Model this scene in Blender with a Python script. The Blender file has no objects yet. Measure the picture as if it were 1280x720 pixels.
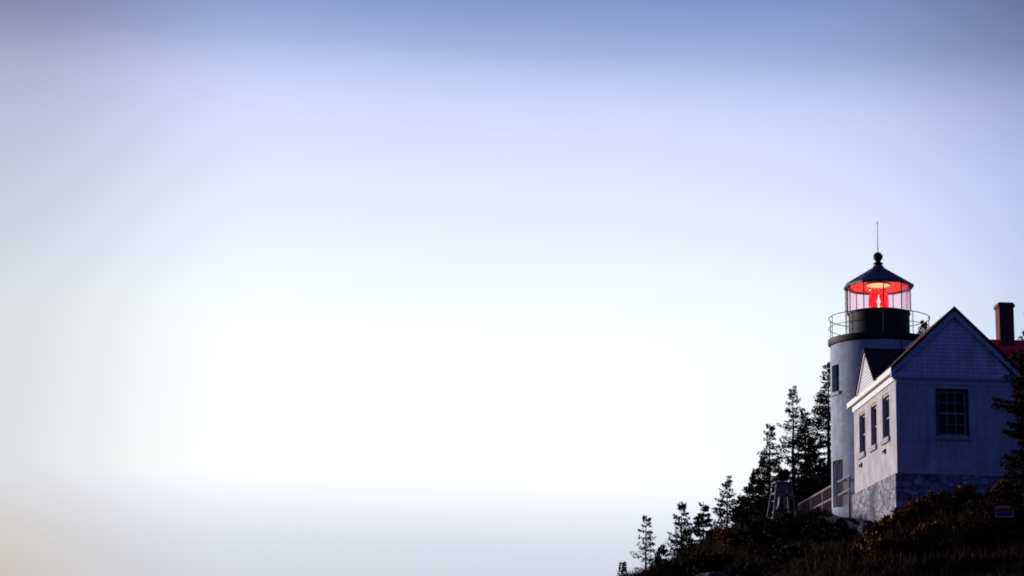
import bpy, math, random
import numpy as np
from mathutils import Vector, Matrix, noise

scene = bpy.context.scene
COL = scene.collection
R = math.radians
rng = np.random.default_rng(7)
random.seed(7)


# ------------------------------------------------------------------ helpers
def lin(r, g, b):
    f = lambda c: (c / 255) / 12.92 if c / 255 <= 0.04045 else ((c / 255 + 0.055) / 1.055) ** 2.4
    return (f(r), f(g), f(b), 1.0)


class MB:
    """collects faces and links them as ONE mesh object"""

    def __init__(self):
        self.v, self.f = [], []

    def add(self, vs, fs):
        n = len(self.v)
        self.v += [tuple(p) for p in vs]
        self.f += [tuple(i + n for i in q) for q in fs]
        return self

    def box(self, x0, x1, y0, y1, z0, z1):
        vs = [(x, y, z) for z in (z0, z1) for y in (y0, y1) for x in (x0, x1)]
        return self.add(vs, [(0, 2, 3, 1), (4, 5, 7, 6), (0, 1, 5, 4), (2, 6, 7, 3), (0, 4, 6, 2), (1, 3, 7, 5)])

    def bar(self, p, q, w, h):
        """square bar from p to q, w across, h upright"""
        p, q = Vector(p), Vector(q)
        d = (q - p).normalized()
        up = Vector((0, 0, 1)) if abs(d.z) < 0.95 else Vector((0, 1, 0))
        s = d.cross(up).normalized() * w / 2
        u = s.cross(d).normalized() * h / 2
        vs = [c + a * s + b * u for c in (p, q) for (a, b) in ((-1, -1), (1, -1), (1, 1), (-1, 1))]
        return self.add(vs, [(0, 1, 2, 3), (7, 6, 5, 4), (0, 4, 5, 1), (1, 5, 6, 2), (2, 6, 7, 3), (3, 7, 4, 0)])

    def tube(self, pts, rad, n=8):
        rings = []
        m = len(pts)
        for i, p in enumerate(pts):
            p = Vector(p)
            d = (Vector(pts[min(i + 1, m - 1)]) - Vector(pts[max(i - 1, 0)])).normalized()
            up = Vector((0, 0, 1)) if abs(d.z) < 0.9 else Vector((1, 0, 0))
            s = d.cross(up).normalized()
            u = s.cross(d).normalized()
            r = rad[i] if hasattr(rad, '__len__') else rad
            rings.append([p + r * (math.cos(2 * math.pi * k / n) * s + math.sin(2 * math.pi * k / n) * u) for k in range(n)])
        vs = [p for ring in rings for p in ring]
        fs = []
        for i in range(m - 1):
            for k in range(n):
                a, b = i * n + k, i * n + (k + 1) % n
                fs.append((a, b, b + n, a + n))
        fs.append(tuple(range(n - 1, -1, -1)))
        fs.append(tuple((m - 1) * n + k for k in range(n)))
        return self.add(vs, fs)

    def lathe(self, prof, n=48, phase=0.0, c=(0, 0), closed=False):
        m = len(prof)
        vs = [(c[0] + r * math.cos(phase + 2 * math.pi * k / n), c[1] + r * math.sin(phase + 2 * math.pi * k / n), z)
              for (r, z) in prof for k in range(n)]
        fs = []
        for i in range(m if closed else m - 1):
            j = (i + 1) % m
            for k in range(n):
                k2 = (k + 1) % n
                fs.append((i * n + k, i * n + k2, j * n + k2, j * n + k))
        return self.add(vs, fs)

    def poly(self, pts, off):
        """flat polygon thickened by the vector off"""
        n = len(pts)
        o = Vector(off)
        vs = [Vector(p) for p in pts] + [Vector(p) + o for p in pts]
        fs = [tuple(range(n)), tuple(range(2 * n - 1, n - 1, -1))]
        fs += [(i, (i + 1) % n + 0, (i + 1) % n + n, i + n) for i in range(n)]
        return self.add(vs, fs)

    def cells(self, xs, ys, zs, occ, mp=lambda x, y, z: (x, y, z), wrap=False):
        """solid made of grid cells, only its outer faces"""
        nx, ny, nz = len(xs) - 1, len(ys) - 1, len(zs) - 1
        def full(i, j, k):
            if wrap:
                j %= ny
            if not (0 <= i < nx and 0 <= j < ny and 0 <= k < nz):
                return False
            return occ((xs[i] + xs[i + 1]) / 2, (ys[j] + ys[j + 1]) / 2, (zs[k] + zs[k + 1]) / 2)
        for i in range(nx):
            for j in range(ny):
                for k in range(nz):
                    if not full(i, j, k):
                        continue
                    c = lambda a, b, d: mp(xs[i + a], ys[j + b], zs[k + d])
                    if not full(i - 1, j, k): self.add([c(0, 0, 0), c(0, 0, 1), c(0, 1, 1), c(0, 1, 0)], [(0, 1, 2, 3)])
                    if not full(i + 1, j, k): self.add([c(1, 0, 0), c(1, 1, 0), c(1, 1, 1), c(1, 0, 1)], [(0, 1, 2, 3)])
                    if not full(i, j - 1, k): self.add([c(0, 0, 0), c(1, 0, 0), c(1, 0, 1), c(0, 0, 1)], [(0, 1, 2, 3)])
                    if not full(i, j + 1, k): self.add([c(0, 1, 0), c(0, 1, 1), c(1, 1, 1), c(1, 1, 0)], [(0, 1, 2, 3)])
                    if not full(i, j, k - 1): self.add([c(0, 0, 0), c(0, 1, 0), c(1, 1, 0), c(1, 0, 0)], [(0, 1, 2, 3)])
                    if not full(i, j, k + 1): self.add([c(0, 0, 1), c(1, 0, 1), c(1, 1, 1), c(0, 1, 1)], [(0, 1, 2, 3)])
        return self

    def build(self, name, mat, parent=None, smooth=False):
        me = bpy.data.meshes.new(name)
        me.from_pydata([tuple(p) for p in self.v], [], self.f)
        import bmesh
        bm = bmesh.new(); bm.from_mesh(me)
        bmesh.ops.remove_doubles(bm, verts=bm.verts, dist=1e-5)
        bmesh.ops.recalc_face_normals(bm, faces=bm.faces)
        bm.to_mesh(me); bm.free()
        me.materials.append(mat)
        o = bpy.data.objects.new(name, me)
        COL.objects.link(o)
        o.parent = parent
        if smooth:
            me.polygons.foreach_set('use_smooth', [True] * len(me.polygons))
            me.set_sharp_from_angle(angle=R(35))
        return o


def quads_object(name, V, mat, parent=None, sides=4):
    """V: (n, sides, 3) array of loose faces -> one mesh"""
    n = len(V)
    me = bpy.data.meshes.new(name)
    me.vertices.add(n * sides)
    me.vertices.foreach_set('co', np.ascontiguousarray(V, dtype=np.float32).ravel())
    me.loops.add(n * sides)
    me.loops.foreach_set('vertex_index', np.arange(n * sides, dtype=np.int32))
    me.polygons.add(n)
    me.polygons.foreach_set('loop_start', np.arange(0, n * sides, sides, dtype=np.int32))
    me.update(calc_edges=True)
    me.materials.append(mat)
    o = bpy.data.objects.new(name, me)
    COL.objects.link(o)
    o.parent = parent
    return o


def leaf_quads(P, D, L, W):
    """lens shaped leaf cards at P along D (unit), length L, width W, random roll"""
    n = len(P)
    r = rng.normal(size=(n, 3))
    S = np.cross(D, r)
    S /= np.linalg.norm(S, axis=1)[:, None] + 1e-9
    L = np.broadcast_to(np.asarray(L), (n,))[:, None]
    W = np.broadcast_to(np.asarray(W), (n,))[:, None]
    return np.stack([P, P + D * L * .5 + S * W * .5, P + D * L, P + D * L * .45 - S * W * .5], 1)


def empty(name, loc, rz=0.0, label=None, cat=None, group=None):
    o = bpy.data.objects.new(name, None)
    o.empty_display_size = 0.3
    o.location = loc
    o.rotation_euler = (0, 0, rz)
    COL.objects.link(o)
    tag(o, label, cat, group)
    return o


def tag(o, label=None, cat=None, group=None, kind=None):
    if label: o['label'] = label
    if cat: o['category'] = cat
    if group: o['group'] = group
    if kind: o['kind'] = kind
    return o


# ---------------------------------------------------------------- materials
def mat(name, color, rough=0.8, var=0.0, vscale=3.0, color2=None, bump=0.0, bscale=20.0, metallic=0.0, spec=0.3, detail=6.0):
    m = bpy.data.materials.new(name)
    m.use_nodes = True
    nt = m.node_tree
    N, L = nt.nodes, nt.links
    b = N['Principled BSDF']
    b.inputs['Roughness'].default_value = rough
    b.inputs['Metallic'].default_value = metallic
    b.inputs['Specular IOR Level'].default_value = spec
    b.inputs['Base Color'].default_value = (*color, 1)
    tc = N.new('ShaderNodeTexCoord')
    if color2 is not None or var:
        c2 = color2 if color2 is not None else tuple(c * (1 - var) for c in color)
        nz = N.new('ShaderNodeTexNoise')
        nz.inputs['Scale'].default_value = vscale
        nz.inputs['Detail'].default_value = detail
        nz.inputs['Roughness'].default_value = 0.65
        L.new(tc.outputs['Object'], nz.inputs['Vector'])
        rp = N.new('ShaderNodeValToRGB')
        rp.color_ramp.elements[0].position = 0.35
        rp.color_ramp.elements[0].color = (*c2, 1)
        rp.color_ramp.elements[1].position = 0.65
        rp.color_ramp.elements[1].color = (*color, 1)
        L.new(nz.outputs['Fac'], rp.inputs['Fac'])
        L.new(rp.outputs['Color'], b.inputs['Base Color'])
    if bump:
        nb = N.new('ShaderNodeTexNoise')
        nb.inputs['Scale'].default_value = bscale
        nb.inputs['Detail'].default_value = 5
        L.new(tc.outputs['Object'], nb.inputs['Vector'])
        bp = N.new('ShaderNodeBump')
        bp.inputs['Strength'].default_value = bump
        bp.inputs['Distance'].default_value = 0.03
        L.new(nb.outputs['Fac'], bp.inputs['Height'])
        L.new(bp.outputs['Normal'], b.inputs['Normal'])
    return m


def brick_mat(name, c1, c2, mortar, scale, bw, rh, ms, rough=0.85, axes='yz', bump=0.5, mottled=None):
    """courses of brick, whitewashed brick or shingles; axes pick the wall's own plane"""
    m = bpy.data.materials.new(name)
    m.use_nodes = True
    N, L = m.node_tree.nodes, m.node_tree.links
    b = N['Principled BSDF']
    b.inputs['Roughness'].default_value = rough
    b.inputs['Specular IOR Level'].default_value = 0.25
    tc = N.new('ShaderNodeTexCoord')
    sp = N.new('ShaderNodeSeparateXYZ')
    L.new(tc.outputs['Object'], sp.inputs[0])
    cb = N.new('ShaderNodeCombineXYZ')
    if axes == 'cyl':
        at = N.new('ShaderNodeMath'); at.operation = 'ARCTAN2'
        L.new(sp.outputs['Y'], at.inputs[0]); L.new(sp.outputs['X'], at.inputs[1])
        ml = N.new('ShaderNodeMath'); ml.operation = 'MULTIPLY'; ml.inputs[1].default_value = 2.2
        L.new(at.outputs[0], ml.inputs[0]); L.new(ml.outputs[0], cb.inputs['X'])
    elif axes == 'xyz':
        ad = N.new('ShaderNodeMath'); ad.operation = 'ADD'
        L.new(sp.outputs['X'], ad.inputs[0]); L.new(sp.outputs['Y'], ad.inputs[1]); L.new(ad.outputs[0], cb.inputs['X'])
    else:
        L.new(sp.outputs[axes[0].upper()], cb.inputs['X'])
    L.new(sp.outputs['Z'], cb.inputs['Y'])
    br = N.new('ShaderNodeTexBrick')
    br.inputs['Color1'].default_value = (*c1, 1)
    br.inputs['Color2'].default_value = (*c2, 1)
    br.inputs['Mortar'].default_value = (*mortar, 1)
    br.inputs['Scale'].default_value = scale
    br.inputs['Brick Width'].default_value = bw
    br.inputs['Row Height'].default_value = rh
    br.inputs['Mortar Size'].default_value = ms
    br.inputs['Mortar Smooth'].default_value = 0.3
    L.new(cb.outputs[0], br.inputs['Vector'])
    nz = N.new('ShaderNodeTexNoise')
    nz.inputs['Scale'].default_value = 1.3
    nz.inputs['Detail'].default_value = 8
    nz.inputs['Roughness'].default_value = 0.7
    L.new(tc.outputs['Object'], nz.inputs['Vector'])
    mx = N.new('ShaderNodeMix'); mx.data_type = 'RGBA'; mx.blend_type = 'MULTIPLY'
    mr = N.new('ShaderNodeMapRange')
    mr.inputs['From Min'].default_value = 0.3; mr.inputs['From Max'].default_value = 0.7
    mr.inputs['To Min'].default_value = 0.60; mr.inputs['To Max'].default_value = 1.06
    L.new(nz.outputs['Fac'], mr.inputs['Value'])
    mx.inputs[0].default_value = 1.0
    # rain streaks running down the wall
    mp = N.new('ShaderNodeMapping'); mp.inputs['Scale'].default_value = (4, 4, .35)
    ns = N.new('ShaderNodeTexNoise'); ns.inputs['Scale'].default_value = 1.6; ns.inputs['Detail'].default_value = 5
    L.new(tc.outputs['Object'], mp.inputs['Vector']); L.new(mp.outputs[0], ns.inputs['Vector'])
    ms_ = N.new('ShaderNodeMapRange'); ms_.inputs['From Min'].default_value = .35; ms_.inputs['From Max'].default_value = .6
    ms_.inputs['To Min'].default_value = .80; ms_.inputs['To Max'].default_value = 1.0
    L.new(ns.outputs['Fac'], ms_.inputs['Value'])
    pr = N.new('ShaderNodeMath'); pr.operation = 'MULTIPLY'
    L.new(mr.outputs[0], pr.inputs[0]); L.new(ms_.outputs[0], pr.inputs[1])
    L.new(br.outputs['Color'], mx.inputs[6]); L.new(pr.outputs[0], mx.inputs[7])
    L.new(mx.outputs[2], b.inputs['Base Color'])
    bp = N.new('ShaderNodeBump'); bp.invert = True
    bp.inputs['Strength'].default_value = bump; bp.inputs['Distance'].default_value = 0.02
    L.new(br.outputs['Fac'], bp.inputs['Height'])
    L.new(bp.outputs['Normal'], b.inputs['Normal'])
    return m


def stone_mat(name):
    m = bpy.data.materials.new(name)
    m.use_nodes = True
    N, L = m.node_tree.nodes, m.node_tree.links
    b = N['Principled BSDF']
    b.inputs['Roughness'].default_value = 0.9
    b.inputs['Specular IOR Level'].default_value = 0.2
    tc = N.new('ShaderNodeTexCoord')
    nz = N.new('ShaderNodeTexNoise'); nz.inputs['Scale'].default_value = 1.6; nz.inputs['Detail'].default_value = 4
    L.new(tc.outputs['Object'], nz.inputs['Vector'])
    mm = N.new('ShaderNodeMix'); mm.data_type = 'VECTOR'; mm.inputs[0].default_value = 0.33
    L.new(tc.outputs['Object'], mm.inputs[4]); L.new(nz.outputs['Color'], mm.inputs[5])
    mp = N.new('ShaderNodeMapping'); mp.inputs['Scale'].default_value = (1.4, 1.0, 2.2)
    L.new(mm.outputs[1], mp.inputs['Vector'])
    vo = N.new('ShaderNodeTexVoronoi'); vo.feature = 'DISTANCE_TO_EDGE'; vo.inputs['Scale'].default_value = 2.9
    L.new(mp.outputs[0], vo.inputs['Vector'])
    vc = N.new('ShaderNodeTexVoronoi'); vc.inputs['Scale'].default_value = 2.9
    L.new(mp.outputs[0], vc.inputs['Vector'])
    r1 = N.new('ShaderNodeValToRGB')
    r1.color_ramp.elements[0].position = 0.0; r1.color_ramp.elements[0].color = (0.15, 0.145, 0.17, 1)
    r1.color_ramp.elements[1].position = 1.0; r1.color_ramp.elements[1].color = (0.42, 0.43, 0.49, 1)
    sc = N.new('ShaderNodeSeparateColor'); L.new(vc.outputs['Color'], sc.inputs[0])
    L.new(sc.outputs[0], r1.inputs['Fac'])
    r2 = N.new('ShaderNodeValToRGB')
    r2.color_ramp.elements[0].position = 0.0; r2.color_ramp.elements[0].color = (0.14, 0.13, 0.15, 1)
    r2.color_ramp.elements[1].position = 0.07; r2.color_ramp.elements[1].color = (1, 1, 1, 1)
    L.new(vo.outputs['Distance'], r2.inputs['Fac'])
    n2 = N.new('ShaderNodeTexNoise'); n2.inputs['Scale'].default_value = 7; n2.inputs['Detail'].default_value = 6
    L.new(tc.outputs['Object'], n2.inputs['Vector'])
    mr = N.new('ShaderNodeMapRange'); mr.inputs['To Min'].default_value = 0.25; mr.inputs['To Max'].default_value = 1.5
    L.new(n2.outputs['Fac'], mr.inputs['Value'])
    a = N.new('ShaderNodeMix'); a.data_type = 'RGBA'; a.blend_type = 'MULTIPLY'; a.inputs[0].default_value = 0.85
    L.new(r1.outputs[0], a.inputs[6]); L.new(r2.outputs[0], a.inputs[7])
    c = N.new('ShaderNodeMix'); c.data_type = 'RGBA'; c.blend_type = 'MULTIPLY'; c.inputs[0].default_value = 1
    L.new(a.outputs[2], c.inputs[6]); L.new(mr.outputs[0], c.inputs[7])
    L.new(c.outputs[2], b.inputs['Base Color'])
    bp = N.new('ShaderNodeBump'); bp.inputs['Strength'].default_value = 0.7; bp.inputs['Distance'].default_value = 0.04
    L.new(r2.outputs[0], bp.inputs['Height']); L.new(bp.outputs[0], b.inputs['Normal'])
    return m


def foliage_mat(name, cols, rough=0.7):
    """each leaf card takes a colour of its own from the list"""
    m = bpy.data.materials.new(name)
    m.use_nodes = True
    N, L = m.node_tree.nodes, m.node_tree.links
    b = N['Principled BSDF']
    b.inputs['Roughness'].default_value = rough
    b.inputs['Specular IOR Level'].default_value = 0.03
    g = N.new('ShaderNodeNewGeometry')
    tc = N.new('ShaderNodeTexCoord')
    nz = N.new('ShaderNodeTexNoise'); nz.inputs['Scale'].default_value = 0.9; nz.inputs['Detail'].default_value = 3
    L.new(tc.outputs['Object'], nz.inputs['Vector'])
    m1 = N.new('ShaderNodeMath'); m1.operation = 'MULTIPLY_ADD'; m1.inputs[1].default_value = 0.5
    m2 = N.new('ShaderNodeMath'); m2.operation = 'MULTIPLY'; m2.inputs[1].default_value = 0.5
    L.new(nz.outputs['Fac'], m2.inputs[0])
    L.new(g.outputs['Random Per Island'], m1.inputs[0]); L.new(m2.outputs[0], m1.inputs[2])
    rp = N.new('ShaderNodeValToRGB')
    e = rp.color_ramp.elements
    e[0].position, e[1].position = 0.15, 0.85
    e[0].color, e[1].color = (*cols[0], 1), (*cols[-1], 1)
    for i, c in enumerate(cols[1:-1], 1):
        k = e.new(0.15 + 0.7 * i / (len(cols) - 1)); k.color = (*c, 1)
    L.new(m1.outputs[0], rp.inputs['Fac'])
    L.new(rp.outputs['Color'], b.inputs['Base Color'])
    return m


PLASTER = brick_mat('whitewashed_masonry', (0.56, 0.53, 0.55), (0.53, 0.50, 0.52), (0.49, 0.46, 0.48), 1, .42, .14, .010, axes='xyz', bump=0.2)
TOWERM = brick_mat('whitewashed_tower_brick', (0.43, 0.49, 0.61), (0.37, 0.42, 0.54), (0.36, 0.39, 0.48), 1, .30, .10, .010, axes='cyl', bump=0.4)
SHINGLE = brick_mat('white_wood_shingles', (0.80, 0.81, 0.83), (0.70, 0.71, 0.74), (0.20, 0.20, 0.24), 1, .13, .15, .006, axes='xyz', bump=0.5)
BRICK = brick_mat('red_brick', (0.20, 0.035, 0.03), (0.12, 0.025, 0.025), (0.16, 0.10, 0.10), 1, .21, .075, .010, axes='xyz', bump=0.6)
STONE = stone_mat('field_stone')
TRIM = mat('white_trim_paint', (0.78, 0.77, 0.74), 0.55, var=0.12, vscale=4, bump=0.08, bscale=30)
GREYTRIM = mat('grey_trim_paint', (0.46, 0.47, 0.52), 0.6, var=0.25, vscale=5)  # greyer trim colour for the front boards and soffit
SLAT = mat('white_clapboard', (0.74, 0.74, 0.76), 0.6, var=0.1, vscale=5)
SASH = mat('sash_paint', (0.25, 0.26, 0.29), 0.5, var=0.15, vscale=8)
DARKFR = mat('dark_window_casing', (0.028, 0.028, 0.04), 0.8, var=0.2, spec=0.03)
HEADER = mat('tan_wood_header', (0.50, 0.34, 0.21), 0.7, var=0.3, vscale=9)
SILL = mat('stone_sill', (0.40, 0.37, 0.38), 0.85, var=0.3, vscale=9, bump=0.3)
PANE = mat('window_glass', (0.030, 0.028, 0.026), 0.06, spec=0.5, color2=(0.008, 0.018, 0.022), vscale=1.6)
ROOF = mat('shaded_red_shingle', (0.060, 0.010, 0.014), 0.85, color2=(0.03, 0.007, 0.010), vscale=8, bump=0.5, bscale=14)  # red shingle of the shaded wing, shade put into the colour
ROOFLIT = mat('lit_red_shingle', (0.90, 0.035, 0.035), 0.8, color2=(0.75, 0.025, 0.03), vscale=6, bump=0.4, bscale=14)  # lit copy of the red shingle, brightness put into the colour
BLACK = mat('black_iron', (0.010, 0.009, 0.013), 0.6, var=0.4, vscale=5, bump=0.1, spec=0.15)
ROOFIRON = mat('painted_iron_roof', (0.035, 0.045, 0.075), 0.45, color2=(0.02, 0.026, 0.045), vscale=4, spec=0.5)
RAILM = mat('dark_rail_iron', (0.02, 0.02, 0.03), 0.5, spec=0.4)
CEIL = mat('cream_lantern_ceiling', (0.72, 0.62, 0.55), 0.6, var=0.15, vscale=5)
BRASS = mat('polished_brass', (0.80, 0.58, 0.22), 0.3, metallic=0.9)
REFL = mat('yellow_enamel_reflector', (0.34, 0.28, 0.15), 0.35, var=0.15, vscale=6)
WOODRAIL = mat('weathered_wood_rail', (0.22, 0.17, 0.18), 0.8, var=0.35, vscale=10)
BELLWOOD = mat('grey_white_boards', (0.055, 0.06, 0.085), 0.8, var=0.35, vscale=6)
BELLIRON = mat('dark_bronze', (0.03, 0.035, 0.04), 0.45, metallic=0.6)
BARK = mat('spruce_bark', (0.035, 0.026, 0.022), 0.9, var=0.5, vscale=8, bump=0.5)
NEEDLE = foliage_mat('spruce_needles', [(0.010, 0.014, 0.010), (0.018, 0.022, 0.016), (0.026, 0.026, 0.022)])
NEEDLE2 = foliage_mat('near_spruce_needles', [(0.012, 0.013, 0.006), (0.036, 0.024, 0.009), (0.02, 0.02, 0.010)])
BUSH = foliage_mat('shrub_leaves', [(0.006, 0.007, 0.004), (0.014, 0.011, 0.006), (0.038, 0.018, 0.007)])
BUSHR = foliage_mat('rusty_shrub_leaves', [(0.022, 0.014, 0.006), (0.12, 0.054, 0.014), (0.26, 0.11, 0.026)])
GRASS = foliage_mat('dry_slope_grass', [(0.008, 0.006, 0.004), (0.028, 0.016, 0.006), (0.085, 0.040, 0.012)])
ROCK = mat('granite', (0.11, 0.10, 0.125), 0.9, color2=(0.03, 0.027, 0.035), vscale=3, bump=0.8, bscale=8, spec=0.02)
DOORP = mat('dark_blue_door_paint', (0.035, 0.038, 0.065), 0.8, var=0.3, spec=0.03)
SIGNY = mat('pale_yellow_sign_paint', (0.44, 0.34, 0.18), 0.6, var=0.3, vscale=20)
SIGNR = mat('red_sign_paint', (0.36, 0.025, 0.04), 0.6, var=0.3, vscale=20)
SIGNB = mat('blue_sign_paint', (0.06, 0.06, 0.14), 0.6, var=0.3, vscale=20)
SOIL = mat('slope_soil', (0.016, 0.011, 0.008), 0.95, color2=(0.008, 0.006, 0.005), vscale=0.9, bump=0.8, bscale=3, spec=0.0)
LITGROUND = mat('lit_gravel', (0.16, 0.13, 0.115), 0.95, var=0.5, vscale=5, bump=0.6)  # sunlit ground, the light is put into the pale colour


def glass_mat():
    m = bpy.data.materials.new('lantern_glass')
    m.use_nodes = True
    N, L = m.node_tree.nodes, m.node_tree.links
    N.remove(N['Principled BSDF'])
    t = N.new('ShaderNodeBsdfTransparent'); t.inputs[0].default_value = (1.0, 0.95, 0.97, 1)
    g = N.new('ShaderNodeBsdfGlossy'); g.inputs['Roughness'].default_value = 0.03
    g.inputs['Color'].default_value = (1, 1, 1, 1)
    fr = N.new('ShaderNodeFresnel'); fr.inputs['IOR'].default_value = 1.12
    mx = N.new('ShaderNodeMixShader')
    ml = N.new('ShaderNodeMath'); ml.operation = 'MULTIPLY'; ml.inputs[1].default_value = 0.4
    L.new(fr.outputs[0], ml.inputs[0]); L.new(ml.outputs[0], mx.inputs[0]); L.new(t.outputs[0], mx.inputs[1]); L.new(g.outputs[0], mx.inputs[2])
    # scattering dust film, added so the panes glow pink from the lamp
    tl = N.new('ShaderNodeBsdfTranslucent'); tl.inputs[0].default_value = (.9, .9, .9, 1)
    df = N.new('ShaderNodeBsdfDiffuse'); df.inputs[0].default_value = (.9, .9, .9, 1)
    a2 = N.new('ShaderNodeMixShader'); L.new(tl.outputs[0], a2.inputs[1]); L.new(df.outputs[0], a2.inputs[2])
    nz = N.new('ShaderNodeTexNoise'); nz.inputs['Scale'].default_value = 5
    tc = N.new('ShaderNodeTexCoord'); L.new(tc.outputs['Object'], nz.inputs['Vector'])
    mr = N.new('ShaderNodeMapRange'); mr.inputs['To Min'].default_value = 0.015; mr.inputs['To Max'].default_value = 0.06
    L.new(nz.outputs['Fac'], mr.inputs['Value'])
    m2 = N.new('ShaderNodeMixShader'); L.new(mr.outputs[0], m2.inputs[0]); L.new(mx.outputs[0], m2.inputs[1]); L.new(a2.outputs[0], m2.inputs[2])
    L.new(m2.outputs[0], N['Material Output'].inputs['Surface'])
    return m


def lens_mat():
    """red glass drum: lets red light through; the prism glitter is painted on as emission"""
    m = bpy.data.materials.new('red_lens_glass')
    m.use_nodes = True
    N, L = m.node_tree.nodes, m.node_tree.links
    N.remove(N['Principled BSDF'])
    tc = N.new('ShaderNodeTexCoord')
    vo = N.new('ShaderNodeTexVoronoi'); vo.inputs['Scale'].default_value = 14
    L.new(tc.outputs['Object'], vo.inputs['Vector'])
    rp = N.new('ShaderNodeValToRGB')
    e = rp.color_ramp.elements
    e[0].position = 0.0; e[0].color = (9.0, 3.0, 3.2, 1)
    e[1].position = 0.55; e[1].color = (0.62, 0.004, 0.012, 1)
    k = e.new(0.16); k.color = (0.95, 0.02, 0.04, 1)
    L.new(vo.outputs['Distance'], rp.inputs[0])
    em = N.new('ShaderNodeEmission'); em.inputs['Strength'].default_value = 0.85
    L.new(rp.outputs[0], em.inputs[0])
    # stacked prism rings, their bright and dark bands painted into the emission
    wv = N.new('ShaderNodeTexWave'); wv.bands_direction = 'Z'; wv.inputs['Scale'].default_value = 2.6
    wv.inputs['Distortion'].default_value = 0.6
    L.new(tc.outputs['Object'], wv.inputs['Vector'])
    ws = N.new('ShaderNodeMapRange'); ws.inputs['To Min'].default_value = 0.35; ws.inputs['To Max'].default_value = 1.15
    L.new(wv.outputs['Fac'], ws.inputs['Value']); L.new(ws.outputs[0], em.inputs['Strength'])
    t = N.new('ShaderNodeBsdfTransparent'); t.inputs[0].default_value = (0.85, 0.05, 0.05, 1)
    ad = N.new('ShaderNodeAddShader')
    L.new(em.outputs[0], ad.inputs[0]); L.new(t.outputs[0], ad.inputs[1])
    L.new(ad.outputs[0], N['Material Output'].inputs['Surface'])
    return m


def emit_mat(name, c, s):
    m = bpy.data.materials.new(name)
    m.use_nodes = True
    N, L = m.node_tree.nodes, m.node_tree.links
    N.remove(N['Principled BSDF'])
    e = N.new('ShaderNodeEmission'); e.inputs[0].default_value = (*c, 1); e.inputs[1].default_value = s
    L.new(e.outputs[0], N['Material Output'].inputs['Surface'])
    return m


GLASS = glass_mat()
LENS = lens_mat()
BULB = emit_mat('lamp_filament', (1.0, 0.92, 0.8), 30)

# ------------------------------------------------------------------- ground
# heights are metres relative to the photographer's eye (z = 0)
CTRL = np.array([
    (0, 0, -1.7), (-5, 0, -2.6), (6, 4, -1.5), (12, 0, -1.2), (0, 15, -2.6), (10, 18, -0.8), (20, 15, -0.3),
    (30, 15, 0.2), (14, 32, 0.2), (24, 32, 0.8), (5, 34, -2.5), (13, 45, 1.7), (18, 45, 2.1), (25, 45, 2.8),
    (8.5, 46, 0.2), (14, 50, 2.7), (17, 50, 3.2), (22, 50, 4.2), (17, 56, 5.0), (15, 57, 4.25), (13, 57, 3.5),
    (12, 60, 3.5), (14.2, 60, 4.3), (13.9, 63, 4.4), (14.2, 67, 4.8), (16.5, 59.6, 5.35), (19.5, 59.6, 5.9), (24, 60, 6.3), (40, 60, 8), (60, 70, 8),
    (10, 60, 2.3), (8, 60, 0.7), (6, 55, -0.3), (10, 64, 3.1), (12, 64, 4.1), (8, 66, 1.2), (5, 62, -1.6), (0, 60, -7), (4, 45, -1.2), (-8, 45, -8),
    (8.2, 80, 1.2), (10.2, 80, 2.8), (12.2, 77, 4.7), (13.4, 74, 5.8), (14.4, 71, 5.5), (15, 77, 5.9), (6, 80, -.8), (3, 80, -2.5), (0, 80, -7), (-12, 80, -9),
    (11.4, 68, 5.1), (13, 69, 5.6), (17, 66, 6.2), (17, 72, 6.0), (24, 72, 6.5), (20, 90, 6.3), (30, 85, 7), (16, 92, 5.2), (10, 92, 2.5), (40, 100, 7.5), (4, 95, -4),
    (20, 120, 5), (40, 130, 5), (20, 155, -2), (50, 160, -2), (0, 140, -9), (-20, 20, -9), (-25, 100, -9), (-20, 150, -9), (60, 0, 3), (60, 120, 5), (60, 30, 5)], float)


def height_raw(X, Y):
    X = np.asarray(X, float); Y = np.asarray(Y, float)
    d2 = (X[..., None] - CTRL[:, 0]) ** 2 + (Y[..., None] - CTRL[:, 1]) ** 2 + 0.8
    w = d2 ** -1.7
    return (w * CTRL[:, 2]).sum(-1) / w.sum(-1)


def height(x, y):
    h = float(height_raw(x, y))
    return h + 0.22 * noise.noise(Vector((x * .55, y * .55, 0))) + 0.10 * noise.noise(Vector((x * 1.7, y * 1.7, 3)))


gx = np.arange(-30, 60.01, 0.5)
gy = np.arange(-12, 160.01, 0.5)
XX, YY = np.meshgrid(gx, gy)
ZZ = height_raw(XX, YY)
for i in range(XX.shape[0]):
    for j in range(XX.shape[1]):
        x, y = XX[i, j], YY[i, j]
        ZZ[i, j] += 0.22 * noise.noise(Vector((x * .55, y * .55, 0))) + 0.10 * noise.noise(Vector((x * 1.7, y * 1.7, 3)))
nx = len(gx); ny = len(gy)
idx = np.arange(nx * ny).reshape(ny, nx)
F = np.stack([idx[:-1, :-1], idx[:-1, 1:], idx[1:, 1:], idx[1:, :-1]], -1).reshape(-1, 4)
me = bpy.data.meshes.new('ground')
me.from_pydata(np.stack([XX, YY, ZZ], -1).reshape(-1, 3).tolist(), [], F.tolist())
me.polygons.foreach_set('use_smooth', [True] * len(me.polygons))
me.materials.append(SOIL)
ground = bpy.data.objects.new('ground', me); COL.objects.link(ground); tag(ground, kind='structure')

WATER = mat('sea_water', (0.02, 0.035, 0.05), 0.15, spec=0.5, bump=0.3, bscale=0.6)
sea = MB().add([(-6000, -6000, -6), (6000, -6000, -6), (6000, 9000, -6), (-6000, 9000, -6)], [(0, 1, 2, 3)]).build('sea', WATER)
tag(sea, kind='structure')

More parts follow.
